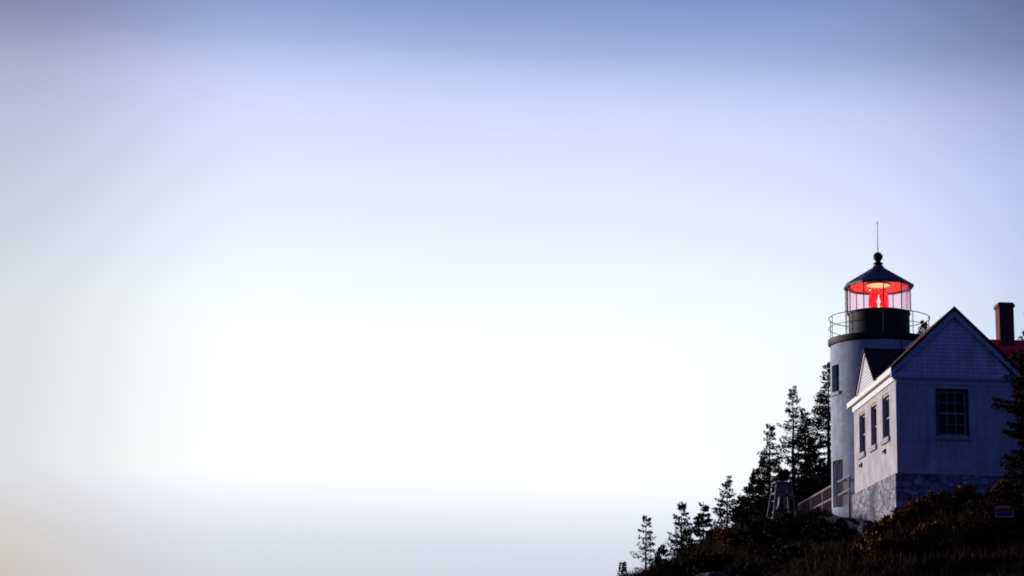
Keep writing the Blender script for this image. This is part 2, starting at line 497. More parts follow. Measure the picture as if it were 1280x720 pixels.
# ------------------------------------------------------------ keeper's house
PHI = -0.04175
HO = Vector((14.818, 60.6, 6.48))
HM = Matrix.Translation(HO) @ Matrix.Rotation(PHI, 4, 'Z')
def hw(x, y, z=0.0): return HM @ Vector((x, y, z))

house = empty('keeper_house', HO, PHI, 'white masonry house with stone base, shingled front gable and red roof beside the light tower', 'house')
W, LN = 4.5, 9.2
WIN = [(1.30, 2.72), (3.98, 5.22), (6.52, 7.92)]           # left wall openings along y
ZB, ZT = 1.56, 3.33
FX0, FX1, FZ0, FZ1 = 1.58, 2.66, 1.49, 3.22                 # front window
m = MB()
m.cells([0, .32, FX0, FX1, W - .32, W], [0, .32, 1.30, 2.72, 3.98, 5.22, 6.52, 7.92, LN - .32, LN], [0, FZ0, ZB, FZ1, ZT, 3.78],
        lambda x, y, z: (x < .32 or x > W - .32 or y < .32 or y > LN - .32)
        and not (x < .32 and ZB < z < ZT and any(a < y < b for a, b in WIN))
        and not (y < .32 and FX0 < x < FX1 and FZ0 < z < FZ1))
m.build('wall', PLASTER, house)
MB().box(-.09, W + .09, -.09, LN + .09, -3.4, -.003).build('foundation', STONE, house)

# front gable, shingled in thin stepped courses
m = MB()
apz = 6.33
z = 3.80
while z < apz - 0.02:
    z1 = min(z + 0.15, apz)
    hw0 = (apz - z) / (apz - 3.80) * 2.25; hw1 = (apz - z1) / (apz - 3.80) * 2.25
    m.add([(2.25 - hw0, -.045, z), (2.25 + hw0, -.045, z), (2.25 + hw1, -.02, z1), (2.25 - hw1, -.02, z1),
           (2.25 - hw0, .10, z), (2.25 + hw0, .10, z), (2.25 + hw1, .10, z1), (2.25 - hw1, .10, z1)],
          [(0, 1, 2, 3), (0, 4, 5, 1), (7, 6, 5, 4)])
    z = z1
m.build('gable', SHINGLE, house)
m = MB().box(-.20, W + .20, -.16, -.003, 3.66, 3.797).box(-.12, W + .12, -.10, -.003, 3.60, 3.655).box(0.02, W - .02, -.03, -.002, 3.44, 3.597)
m.build('cornice', GREYTRIM, house)
RZ, EZ, EX = 6.47, 4.06, -.20
sl = (RZ - EZ) / (2.25 - EX)
for sgn in (-1, 1):
    ex = EX if sgn < 0 else 4.70
    m = MB()
    p = [(2.25, -.20, RZ - .14), (ex, -.20, EZ - .14), (ex, -.20, EZ - .36), (2.25, -.20, RZ - .40)]
    m.poly(p, (0, .06, 0))
    m.build('rake_board', GREYTRIM, house)
m = MB()
for ex in (EX, 4.70):
    m.poly([(2.25, -.26, RZ), (ex, -.26, EZ), (ex, -.26, EZ - .13), (2.25, -.26, RZ - .13)], (0, LN + .45, 0))
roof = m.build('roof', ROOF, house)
# left eave: white fascia, soffit and frieze
MB().box(-.215, -.14, -.19, 9.72, 3.82, EZ - .02).build('fascia', TRIM, house)
MB().box(-.138, -.035, -.13, 9.66, 3.84, 3.90).build('soffit', GREYTRIM, house)
MB().box(-.06, -.003, -.03, LN + .05, 3.58, 3.838).build('frieze', TRIM, house)

# dormer pediment over the left eave
DY, DH, DZ0, DZ1 = 4.96, 2.06, 4.02, 5.60
dormer = MB()
z = DZ0
while z < DZ1 - .03:
    z1 = min(z + .125, DZ1)
    a = (DZ1 - z) / (DZ1 - DZ0) * (DH - .05); b = (DZ1 - z1) / (DZ1 - DZ0) * (DH - .05)
    dormer.add([(-.235, DY - a, z), (-.235, DY + a, z), (-.19, DY + b, z1), (-.19, DY - b, z1), (-.05, DY - a, z), (-.05, DY + a, z), (-.05, DY + b, z1), (-.05, DY - b, z1)],
               [(0, 1, 2, 3), (0, 4, 5, 1), (4, 7, 6, 5)])
    z = z1
dm = dormer.build('dormer', SLAT, house)
for s in (-1, 1):
    MB().poly([(-.27, DY, DZ1 + .02), (-.27, DY + s * (DH + .03), DZ0 - .01), (-.27, DY + s * (DH - .12), DZ0 - .01), (-.27, DY, DZ1 - .11)], (.03, 0, 0)).build('dormer_trim', TRIM, dm)
m = MB()
xb = 2.25 - (RZ - DZ1 - .08) / sl
for s in (-1, 1):
    A = Vector((-.33, DY, DZ1 + .10)); B = Vector((-.33, DY + s * (DH + .10), DZ0 + .03)); Cc = Vector((xb, DY, DZ1 + .10)); D = Vector((-.10, DY + s * (DH + .10), DZ0 + .05))
    m.poly([A, B, D, Cc], (0, 0, -.075))
m.build('dormer_roof', ROOF, dm)

# left wall windows, deep in their openings
for (a, b) in WIN:
    x = .15
    f = MB()
    f.box(x, x + .07, a, a + .07, ZB, ZT - .09); f.box(x, x + .07, b - .07, b, ZB, ZT - .09)
    f.box(x, x + .07, a + .07, b - .07, ZB, ZB + .07); f.box(x, x + .07, a + .07, b - .07, ZT - .16, ZT - .09)
    f.box(x + .01, x + .06, a + .07, b - .07, 2.40, 2.46)
    f.box(x + .02, x + .05, (a + b) / 2 - .015, (a + b) / 2 + .015, ZB + .07, 2.40); f.box(x + .02, x + .05, (a + b) / 2 - .015, (a + b) / 2 + .015, 2.46, ZT - .16)
    w = f.build('window', SASH, house)
    MB().box(x + .032, x + .04, a + .07, b - .07, ZB + .07, ZT - .16).build('pane', PANE, w)
    MB().box(.03, x + .07, a + .002, b - .002, ZT - .088, ZT - .003).build('lintel', HEADER, w)
    MB().box(-.09, .14, a - .08, b + .08, ZB - .19, ZB + .012).build('sill', SILL, w)
for y in (2.2, 7.4):
    m = MB()
    m.box(-.05, -.003, y - .09, y + .09, .98, 1.18)
    m.tube([(-.03, y, 1.10), (-.10, y, 1.07), (-.12, y, .98)], .04, 8)
    m.build('drain_spout', BLACK, house)

# front window, six panes over six
f = MB()
y = .13
f.box(FX0, FX0 + .06, y, y + .08, FZ0, FZ1); f.box(FX1 - .06, FX1, y, y + .08, FZ0, FZ1)
f.box(FX0 + .06, FX1 - .06, y, y + .08, FZ0, FZ0 + .07); f.box(FX0 + .06, FX1 - .06, y, y + .08, FZ1 - .07, FZ1)
zc = (FZ0 + FZ1) / 2
f.box(FX0 + .06, FX1 - .06, y, y + .07, zc - .035, zc + .035)
for k in (1, 2):
    xm = FX0 + .06 + (FX1 - FX0 - .12) * k / 3
    f.box(xm - .012, xm + .012, y + .02, y + .05, FZ0 + .07, zc - .035); f.box(xm - .012, xm + .012, y + .02, y + .05, zc + .035, FZ1 - .07)
for z0, z1 in ((FZ0 + .07, zc - .035), (zc + .035, FZ1 - .07)):
    zz = (z0 + z1) / 2
    f.box(FX0 + .06, FX1 - .06, y + .023, y + .047, zz - .012, zz + .012)
w = f.build('window', SASH, house)
MB().box(FX0 + .06, FX1 - .06, y + .036, y + .044, FZ0 + .07, FZ1 - .07).build('pane', PANE, w)
c = MB()
for (x0, x1, z0, z1) in ((FX0 - .07, FX0 + .003, FZ0 - .02, FZ1 + .07), (FX1 - .003, FX1 + .07, FZ0 - .02, FZ1 + .07), (FX0 + .004, FX1 - .004, FZ1 - .003, FZ1 + .07)):
    c.box(x0, x1, -.025, .10, z0, z1)
c.build('casing', DARKFR, w)
MB().box(FX0 - .13, FX1 + .13, -.09, .12, FZ0 - .17, FZ0 - .025).build('sill', SILL, w)

# main block of the house behind, ridge across, with the chimney
MX0, MX1, MY0, MY1, MRZ = 4.75, 13.0, 8.4, 15.6, 7.55
MB().box(MX0, MX1, MY0, MY1, -1.2, 3.9).build('rear_wall', PLASTER, house)
m = MB()
for ye in (MY0 - .3, MY1 + .3):
    m.poly([(4.45, 12.0, MRZ), (4.45, ye, 3.75), (4.45, ye, 3.63), (4.45, 12.0, MRZ - .12)], (MX1 + .25 - 4.45, 0, 0))
rr = m.build('rear_roof', ROOFLIT, house)
MB().poly([(MX0, MY0, 3.9), (MX0, MY1, 3.9), (MX0, 12.0, MRZ - .14)], (.1, 0, 0)).build('rear_gable', SHINGLE, house)
m = MB().box(7.12, 7.78, 11.65, 12.35, 6.6, 9.02).box(7.07, 7.83, 11.60, 12.40, 9.021, 9.16).box(7.12, 7.78, 11.65, 12.35, 9.161, 9.24)
m.build('chimney', BRICK, rr)

# --------------------------------------------------------------- light tower
TX, TY, TR = 1.65, 11.75, 2.22
TOW = hw(TX, TY, -1.0)
tower = empty('lighthouse_tower', TOW, PHI, 'round white lighthouse tower with black gallery and glowing red lantern', 'lighthouse')
tz = lambda z: z + 1.0          # house heights -> tower heights
a5 = [i * R(5) for i in range(73)]
# openings on the left flank; angle measured from +x, -x side is 180 deg, toward the viewer grows
def in_open(r, th, z):
    d = math.degrees(th)
    return (185 < d < 205 and tz(4.78) < z < tz(6.02)) or (r > TR - .10 and 185 < d < 210 and tz(-.42) < z < tz(1.68))
m = MB()
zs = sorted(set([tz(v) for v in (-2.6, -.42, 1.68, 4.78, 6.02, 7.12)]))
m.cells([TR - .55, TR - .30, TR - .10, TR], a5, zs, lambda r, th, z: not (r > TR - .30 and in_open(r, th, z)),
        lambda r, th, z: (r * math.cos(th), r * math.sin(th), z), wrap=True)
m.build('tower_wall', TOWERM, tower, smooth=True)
def arc(r0, r1, d0, d1, z0, z1, mb, n=4):
    mb.cells([r0, r1], [R(d0 + (d1 - d0) * i / n) for i in range(n + 1)], [z0, z1], lambda *q: True, lambda r, th, z: (r * math.cos(th), r * math.sin(th), z))
f = MB()
for d0, d1, z0, z1 in ((185, 187, 4.78, 6.02), (203, 205, 4.78, 6.02), (187, 203, 4.78, 4.88), (187, 203, 5.92, 6.02), (187, 203, 5.36, 5.44), (194.6, 195.4, 4.88, 5.36), (194.6, 195.4, 5.44, 5.92)):
    arc(TR - .295, TR - .22, d0 + .05, d1 - .05, tz(z0) + .003, tz(z1) - .003, f)
w = f.build('window', DARKFR, tower)
q = MB(); arc(TR - .27, TR - .255, 187.1, 202.9, tz(4.885), tz(5.915), q); q.build('pane', PANE, w)
q = MB(); arc(TR - .10, TR + .07, 183.5, 206.5, tz(4.62), tz(4.775), q, 6); q.build('sill', SILL, w)
f = MB(); arc(TR - .095, TR - .05, 185.1, 209.9, tz(-.41), tz(1.67), f, 6)
d = f.build('door', DARKFR, tower)
f = MB()
for d0, d1, z0, z1 in ((187, 197, .1, .7), (198.5, 208, .1, .7), (187, 197, .85, 1.5), (198.5, 208, .85, 1.5)):
    arc(TR - .048, TR - .03, d0, d1, tz(z0), tz(z1), f)
f.build('door_panel', DOORP, d)
# gallery deck with its moulded rim
m = MB().lathe([(TR - .3, tz(7.02)), (TR + .003, tz(6.98)), (TR + .05, tz(7.04)), (TR + .05, tz(7.09)), (TR + .10, tz(7.10)), (TR + .10, tz(7.30)), (1.2, tz(7.32)), (1.2, tz(7.03))], 72, closed=True)
m.build('gallery_deck', BLACK, tower, smooth=True)
GR = 2.27
m = MB()
for zz, rr_ in ((8.33, .020), (7.86, .015)):
    m.tube([(GR * math.cos(R(5 * i)), GR * math.sin(R(5 * i)), tz(zz)) for i in range(73)], rr_, 8)
rail = m.build('gallery_railing', RAILM, tower, smooth=True)
for i in range(10):
    th = R(36 * i + 12)
    MB().tube([(GR * math.cos(th), GR * math.sin(th), tz(7.30)), (GR * math.cos(th), GR * math.sin(th), tz(8.33))], .018, 6).build('railing_post', RAILM, rail)
# lantern: drum, ten mullions, glass, roof
DR = 1.38
m = MB().lathe([(DR - .25, tz(7.31)), (DR + .05, tz(7.31)), (DR + .05, tz(7.40)), (DR, tz(7.42)), (DR, tz(8.48)), (DR + .04, tz(8.50)), (DR + .04, tz(8.59)), (DR - .25, tz(8.60)), (DR - .25, tz(8.45)), (.3, tz(8.43)), (.3, tz(7.5))], 30, R(268))
m.build('lantern_drum', BLACK, tower, smooth=True)
PHASE = R(270 - 2)
LR = 1.44
ang = [PHASE + R(36) * k for k in range(10)]
for th in ang:
    MB().tube([(LR * math.cos(th), LR * math.sin(th), tz(8.60)), (LR * math.cos(th), LR * math.sin(th), tz(9.86))], .024, 6).build('mullion', BLACK, tower)
for k in range(10):
    p, q = ang[k], ang[(k + 1) % 10]
    r0 = LR - .012
    u = Vector((math.cos((p + q) / 2), math.sin((p + q) / 2), 0)) * -.012
    MB().poly([(r0 * math.cos(p), r0 * math.sin(p), tz(8.61)), (r0 * math.cos(q), r0 * math.sin(q), tz(8.61)), (r0 * math.cos(q), r0 * math.sin(q), tz(9.84)), (r0 * math.cos(p), r0 * math.sin(p), tz(9.84))], u).build('glass_pane', GLASS, tower)
m = MB().lathe([(LR - .06, tz(9.82)), (LR + .16, tz(9.77)), (LR + .18, tz(9.87)), (.30, tz(10.72)), (.24, tz(10.80)), (.24, tz(10.84)), (.16, tz(10.84))], 10, PHASE)
lr = m.build('lantern_roof', ROOFIRON, tower)
MB().lathe([(LR - .04, tz(9.845)), (LR - .06, tz(9.90)), (1.0, tz(10.13)), (.45, tz(10.32))], 40).build('lantern_ceiling', CEIL, lr, smooth=True)
m = MB().lathe([(.17, tz(10.82)), (.15, tz(10.90)), (.22, tz(10.93)), (.22, tz(10.97)), (.13, tz(10.99)), (.12, tz(11.09))] +
               [(.22 * math.sin(t), tz(11.27) - .22 * math.cos(t)) for t in [R(30 + 15 * i) for i in range(11)]] + [(.02, tz(11.50))], 24)
ball = m.build('ventilator_ball', BLACK, lr, smooth=True)
m = MB().tube([(0, 0, tz(11.40)), (0, 0, tz(12.95))], [.022, .010], 6)
m.tube([(0, 0, tz(12.78)), (.05, 0, tz(12.98))], [.008, .005], 5).tube([(0, 0, tz(12.78)), (-.05, 0, tz(12.98))], [.008, .005], 5)
m.build('lightning_rod', RAILM, lr)
# red lens with lamp and brass collar
prof = []
zb0, zb1 = tz(8.62), tz(9.62)
for i in range(33):
    t = i / 32
    prof.append((.39 + .055 * math.sin(math.pi * t) + (.022 if i % 2 else 0), zb0 + (zb1 - zb0) * t))
lens = MB().lathe(prof, 40).build('lens', LENS, tower)
m = MB().lathe([(.01, tz(8.78)), (.035, tz(8.82)), (.05, tz(8.95)), (.035, tz(9.05)), (.075, tz(9.12)), (.075, tz(9.18)), (.03, tz(9.26)), (.02, tz(9.40)), (.004, tz(9.50))], 16)
m.build('lamp', BULB, lens, smooth=True)
MB().lathe([(.40, tz(9.625)), (.44, tz(9.625)), (.45, tz(9.66)), (.41, tz(9.67))], 40, closed=True).build('lens_collar', BRASS, lens, smooth=True)
MB().lathe([(.01, tz(8.39)), (.36, tz(8.39)), (.36, tz(8.50)), (.20, tz(8.55)), (.40, tz(8.59)), (.30, tz(8.595)), (.01, tz(8.60))], 32).build('lens_pedestal', BLACK, lens, smooth=True)
MB().lathe([(.02, tz(9.90)), (.40, tz(9.92)), (.58, tz(9.90)), (.60, tz(9.94)), (.45, tz(10.02)), (.02, tz(10.04))], 40).build('lamp_reflector', REFL, lens, smooth=True)
# lightning cable down the front, and the ladder rail left of the drum
MB().tube([(.55, -TR - .025, tz(7.0)), (.55, -TR - .025, tz(3.0))], .022, 6).build('cable', BLACK, tower)
m = MB()
for dy in (-.16, .16):
    m.tube([(-1.53, -.18 + dy, tz(7.31)), (-1.53, -.18 + dy, tz(9.80))], .018, 6)
for k in range(8):
    m.tube([(-1.53, -.34, tz(7.5 + .29 * k)), (-1.53, -.02, tz(7.5 + .29 * k))], .012, 5)
m.build('lantern_ladder', RAILM, tower)

lamp = bpy.data.lights.new('lantern_lamp', 'POINT')
lamp.energy = 260
lamp.color = (1.0, 0.78, 0.55)
lamp.shadow_soft_size = 0.12
lo = bpy.data.objects.new('lantern_lamp', lamp)
COL.objects.link(lo)
lo.parent = tower
lo.location = (0, 0, tz(9.10))

# ------------------------------------------------- fence, bell stand and sign
A, B = hw(-.14, 9.45, 0), hw(-1.35, 17.0, 0)
fence = empty('walkway_railing', (A + B) / 2 - Vector((0, 0, 1.0)), 0, 'two rail wooden railing along the walkway left of the tower door', 'railing')
o = fence.location
def fz(t, z0, z1): return HO.z + z0 + (z1 - z0) * t
for z0, z1 in ((.86, .15), (.26, -.40)):
    MB().bar(Vector((A.x, A.y, fz(0, z0, z1))) - o, Vector((B.x, B.y, fz(1, z0, z1))) - o, .05, .08).build('rail', WOODRAIL, fence)
for k in range(5):
    t = .02 + .96 * k / 4
    P = A.lerp(B, t)
    MB().box(P.x - o.x - .045, P.x - o.x + .045, P.y - o.y - .045, P.y - o.y + .045, fz(t, -1.1, -1.7) - o.z, fz(t, .80, .09) - o.z).build('post', WOODRAIL, fence)
m = MB()
for k in range(60):
    t = (k + .5) / 60
    P = A.lerp(B, t)
    m.bar(Vector((P.x, P.y, fz(t, -.35, -1.0))) - o, Vector((P.x, P.y, fz(t, .82, .11))) - o, .012, .012)
m.build('balusters', WOODRAIL, fence)

bs = empty('bell_stand', (11.72, 68.0, 4.93), 0.1, 'tapered grey timber bell stand among dark spruces left of the tower', 'bell stand')
hb, ht, H0 = .62, .30, 1.80
cs = [(-1, -1), (1, -1), (1, 1), (-1, 1)]
for sx, sy in cs:
    MB().bar((sx * hb, sy * hb, -.6), (sx * ht, sy * ht, H0 - .10), .085, .085).build('leg', BELLWOOD, bs)
MB().box(-ht - .07, ht + .07, -ht - .07, ht + .07, H0 - .08, H0).build('cap', BELLWOOD, bs)
for z in (.25, 1.30):
    m = MB()
    r = hb + (ht - hb) * (z + .6) / (H0 + .5)
    for i in range(4):
        a, b = cs[i], cs[(i + 1) % 4]
        m.bar((a[0] * r, a[1] * r, z), (b[0] * r, b[1] * r, z), .05, .10)
    m.build('cross_rail', BELLWOOD, bs)
r = hb + (ht - hb) * .92
MB().poly([(-.36, -.335, 1.38), (.36, -.335, 1.38), (.30, -.31, 1.70), (-.30, -.31, 1.70)], (0, .03, 0)).build('panel', BELLWOOD, bs)
MB().lathe([(.02, 1.28), (.10, 1.26), (.16, 1.15), (.18, .90), (.24, .72), (.30, .62), (.27, .62), (.15, .9)], 24).build('bell', BELLIRON, bs, smooth=True)

sgz = height(16.1, 52)
sg = empty('notice_sign', (16.16, 52.0, 4.22), -0.30, 'small notice board with yellow border, red top and blue lower band on the dark slope', 'sign')
MB().box(-.30, .30, -.018, .008, .03, .40).build('board', SIGNY, sg)
MB().box(-.25, .25, -.026, -.018, .22, .33).build('red_panel', SIGNR, sg)
MB().box(-.25, .25, -.026, -.018, .07, .215).build('blue_panel', SIGNB, sg)
MB().box(-.26, -.21, .012, .06, sgz - 4.4, .36).build('post', DARKFR, sg)

# --------------------------------------------------------------------- trees
def spruce(tipx, Y, tipz, radius, label, seed, dens=1.0, bare=0.0, fol=NEEDLE, group='spruces on the headland', base=None, power=1.0, lean=0.0, wsp=.27, leaf=.115, skip=.14, boughs=(), lw=.45):
    global rng
    rng = np.random.default_rng(seed)
    radius *= 1.5; dens *= 1.12
    gz = height(tipx, Y) - .25 if base is None else base
    H = tipz - gz
    root = empty('spruce_tree', (tipx, Y, gz), 0, label, 'tree', group)
    tr = MB()
    npt = 8
    wob = rng.normal(0, .025, size=(npt + 1, 2)); wob[-1] = 0
    tp = [(wob[i][0] * (1 - i / npt) * H * .2 + lean * math.sin(math.pi * i / npt), wob[i][1], H * i / npt) for i in range(npt + 1)]
    rb = .018 * H + .03
    tr.tube(tp, [max(.012, rb * (1 - i / npt)) for i in range(npt + 1)], 7)
    def axis(z):
        t = min(max(z / H, 0), 1) * npt; i = min(int(t), npt - 1); u = t - i
        return np.array([tp[i][k] * (1 - u) + tp[i + 1][k] * u for k in range(3)])
    P, D, Lf = [], [], []
    z = H * (0.06 + bare)
    while z < H - .08:
        t = z / H
        nb = int(rng.integers(4, 8)) if t < .85 else int(rng.integers(3, 6))
        whorl = rng.uniform(.75, 1.15)
        extra = [b for b in boughs if z <= b[0] < z + .3]
        for q_ in range(nb + len(extra)):
            if q_ < nb and rng.random() < skip * (.8 + .7 * t): continue
            az = rng.uniform(0, 2 * math.pi)
            ln = (radius * (1 - t) ** power * whorl * rng.uniform(.55, 1.12) + .07)
            if rng.random() < .07: ln *= 1.3
            if q_ >= nb: az, ln = extra[q_ - nb][1:]
            zz = z + rng.uniform(-.1, .1)
            rise = (.55 if t > .9 else .12 if t > .6 else -.10 if t > .3 else -.22) + rng.normal(0, .12)
            o0 = axis(zz)
            dirh = np.array([math.cos(az), math.sin(az), 0])
            ns = max(3, int(ln / .11))
            s = (np.arange(ns) + .5) / ns
            curve = rise * s - .30 * s * (1 - t) + .34 * s ** 2.2
            pts = o0 + dirh * (s * ln)[:, None] + np.stack([0 * s, 0 * s, curve * ln * .8], 1)
            tr.tube([o0, pts[ns // 2], pts[-1]], [.006 + .011 * ln, .004 + .006 * ln, .004], 4)
            side = np.array([-dirh[1], dirh[0], 0])
            for k in range(ns):
                if s[k] < .18 and t < .8 and rng.random() < .6: continue
                wdt = .34 * ln * (1 - abs(s[k] - .45)) ** 1.2 + .05
                c = int((16 if t < .5 else 11) * dens + rng.random() + 6 * (1 - t) * dens)
                off = rng.uniform(-1, 1, c)
                pp = pts[k] + side * (off * wdt)[:, None] + dirh * (np.abs(off) * wdt * .5)[:, None] + np.stack([0 * off, 0 * off, -np.abs(off) * wdt * .25 + rng.normal(0, .025, c)], 1)
                dd = dirh * .8 + side * np.sign(off)[:, None] * .7 + rng.normal(0, .45, (c, 3))
                P.append(pp); D.append(dd / np.linalg.norm(dd, axis=1)[:, None]); Lf.append(rng.uniform(.7, 1.35, c) * leaf)
        z += wsp * rng.uniform(.7, 1.3) * (1.0 - .5 * t)
    # leader
    n = 10
    pp = np.stack([rng.normal(0, .02, n), rng.normal(0, .02, n), H - rng.uniform(0, .35, n)], 1)
    dd = rng.normal(0, .4, (n, 3)) + np.array([0, 0, 1]); dd /= np.linalg.norm(dd, axis=1)[:, None]
    P.append(pp); D.append(dd); Lf.append(np.full(n, leaf * .8))
    P = np.concatenate(P); D = np.concatenate(D); Lf = np.concatenate(Lf)
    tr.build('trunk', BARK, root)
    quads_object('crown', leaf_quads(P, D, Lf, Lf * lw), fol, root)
    return root


spruce(6.19, 84, 3.89, .75, 'tiny spruce tip at the lower left end of the row of trees', 11, .8)
spruce(7.05, 80, 6.02, 1.30, 'scraggly thin topped spruce with wide lower branches near the left end of the row', 12, .75, skip=.36)
spruce(9.01, 82, 6.96, 1.15, 'slim pointed spruce between the scraggly one and the dense blunt one', 13, .9)
spruce(9.62, 78, 6.62, 1.05, 'dense blunt topped spruce right of the slim pointed one', 14, 1.4, skip=.05)
spruce(11.05, 80, 8.09, 1.30, 'airy spire shaped spruce left of the bell stand group with lighter open top', 15, .85, skip=.2)
spruce(12.32, 84, 7.64, .85, 'short spruce tucked right behind the airy spire shaped spruce', 16, .9)
spruce(13.51, 82, 11.09, 1.75, 'broad ragged spruce directly above and left of the bell stand', 17, 1.0, skip=.22)
spruce(15.43, 86, 13.77, 1.75, 'tall narrow spruce rising behind the bell stand with bare gaps along its trunk', 18, .85, skip=.28)
spruce(16.95, 84, 14.80, 2.2, 'tallest spruce of the headland half hidden behind the tower wall', 19, 1.05, skip=.12)
spruce(16.1, 84, 10.8, 1.6, 'dark full spruce low between the bell stand and the tower', 20, 1.5, skip=.03)
spruce(12.18, 78, 8.17, 1.3, 'dense spruce filling the gap left of the bell stand legs', 21, 1.4, skip=.05)
spruce(10.3, 79, 5.66, 1.0, 'low dark spruce at the foot of the airy spire shaped spruce', 22, 1.4, skip=.05)
spruce(8.3, 85, 4.9, 1.1, 'low bushy spruce at the foot of the slim pointed spruce', 23, 1.3, skip=.05)
spruce(16.4, 83, 9.0, 1.3, 'small dark spruce just left of the tower door behind the railing', 24, 1.5, skip=.03)
spruce(14.24, 82, 8.84, 1.3, 'dense low spruce right behind the bell stand', 25, 1.4, skip=.05)
spruce(9.4, 83, 5.6, 1.0, 'low dark spruce between the slim pointed spruce and the dense blunt one', 27, 1.3, skip=.05)
spruce(11.7, 79, 6.7, 1.2, 'low dark spruce between the airy spire shaped spruce and the broad ragged spruce', 28, 1.4, skip=.04)
spruce(12.9, 80, 9.2, 1.3, 'slender spruce pressed against the left side of the broad ragged spruce', 29, 1.1, skip=.15)
spruce(15.9, 85, 12.4, 1.5, 'dark spruce filling the gap between the tall narrow spruce and the tallest one', 30, 1.1, skip=.15)
spruce(22.6, 86, 17.6, 2.3, 'spruce standing behind the house with its tip beside the gallery railing', 26, 1.0)

# near spruce at the right edge, with long low boughs reaching across the front wall
spruce(18.9, 51.5, 12.0, 1.85, 'large near spruce at the right edge reaching its boughs across the front wall', 31, 1.6, fol=NEEDLE2, group='near spruces', power=.5, leaf=.10, lw=.34, wsp=.22, skip=.03)

spruce(18.1, 53.2, 11.35, 1.18, 'dense lower near spruce in front of the house corner below the chimney', 33, 3.0, fol=NEEDLE2, group='near spruces', power=.42, leaf=.10, lw=.34, wsp=.20, skip=.02,
       boughs=((1.15, R(188), 2.8), (1.0, R(200), 2.2), (4.5, R(170), 1.7), (5.3, R(190), 1.35)))


# -------------------------------------------------------------- shrubs, grass
def shrub(x, y, topz, rad, label, seed, fol=BUSH, n=3600, name='shrub', flat=.75, group='shrubs on the slope'):
    global rng
    rng = np.random.default_rng(seed)
    gz = height(x, y) - .15
    h = max(.5, topz - gz)
    root = empty(name, (x, y, gz), 0, label, 'shrub', group)
    st = MB()
    P, D = [], []
    nst = 26
    per = n // nst
    for k in range(nst):
        az = rng.uniform(0, 2 * math.pi); q = math.sqrt(rng.random())
        top = np.array([math.cos(az) * rad * q, math.sin(az) * rad * q, h * (1 - flat * q * q * .7) * rng.uniform(.72, 1.06)])
        mid = top * np.array([.5, .5, .55]) + rng.normal(0, .05, 3)
        st.tube([(top[0] * .12, top[1] * .12, 0), mid, top], [.02, .012, .004], 4)
        s = rng.beta(2.2, 1.0, per)[:, None]
        c = (1 - s) ** 2 * top * .1 + 2 * s * (1 - s) * mid + s * s * top
        spread = (.10 + .20 * rad * .6) * (1.15 - s)
        P.append(c + rng.normal(0, 1, (per, 3)) * spread * np.array([1, 1, .75]))
        d = rng.normal(0, .8, (per, 3)) + np.array([0, 0, .7]); D.append(d / np.linalg.norm(d, axis=1)[:, None])
    P = np.concatenate(P); D = np.concatenate(D)
    L_ = rng.uniform(.07, .17, len(P))
    st.build('stem', BARK, root)
    quads_object('foliage', leaf_quads(P, D, L_, L_ * .5), fol, root)


shrub(8.6, 68, 3.9, 1.0, 'lowest shrub at the left foot of the slope under the spruces', 41)
shrub(9.7, 68, 4.55, 1.1, 'brownish shrub on the slope below the airy spire shaped spruce', 42, BUSHR)
shrub(10.6, 66, 5.15, 1.25, 'dark shrub directly below the bell stand', 43)
shrub(11.5, 64.5, 5.18, 1.25, 'large rounded dark shrub between the bell stand and the railing', 44)
shrub(12.35, 62, 4.95, 1.15, 'dark shrub in front of the lower end of the railing', 45)
shrub(12.1, 59.5, 4.25, .9, 'low dark shrub left of the stone foundation', 46)
shrub(10.6, 59, 3.5, 1.3, 'wide low shrub on the dark bank below the rounded shrub', 47)
shrub(9.2, 61, 3.0, 1.1, 'low shrub at the bottom of the bank below the spruces', 48)
shrub(13.15, 56.3, 4.3, .75, 'rust brown shrub at the foot of the stone foundation corner', 49, BUSHR)
shrub(13.9, 57.2, 4.85, .75, 'orange brown shrub just right of the foundation corner', 50, BUSHR)
shrub(14.9, 58.4, 5.38, .8, 'reddish shrub against the front foundation left of the window', 51, BUSHR)
shrub(16.0, 58.8, 5.78, .85, 'tall brown shrub under the front window', 52, BUSHR)
shrub(17.0, 58.6, 5.92, .85, 'brown shrub against the front wall right of the window', 53, BUSHR)
shrub(18.1, 57.6, 6.0, .9, 'brown shrub below the near spruce at the right edge', 54, BUSHR)
shrub(14.3, 53.0, 4.05, 1.0, 'russet shrub halfway down the slope below the front window', 55, BUSHR)
shrub(12.3, 53.0, 3.2, .9, 'dark russet shrub low on the slope below the foundation', 56, BUSHR)

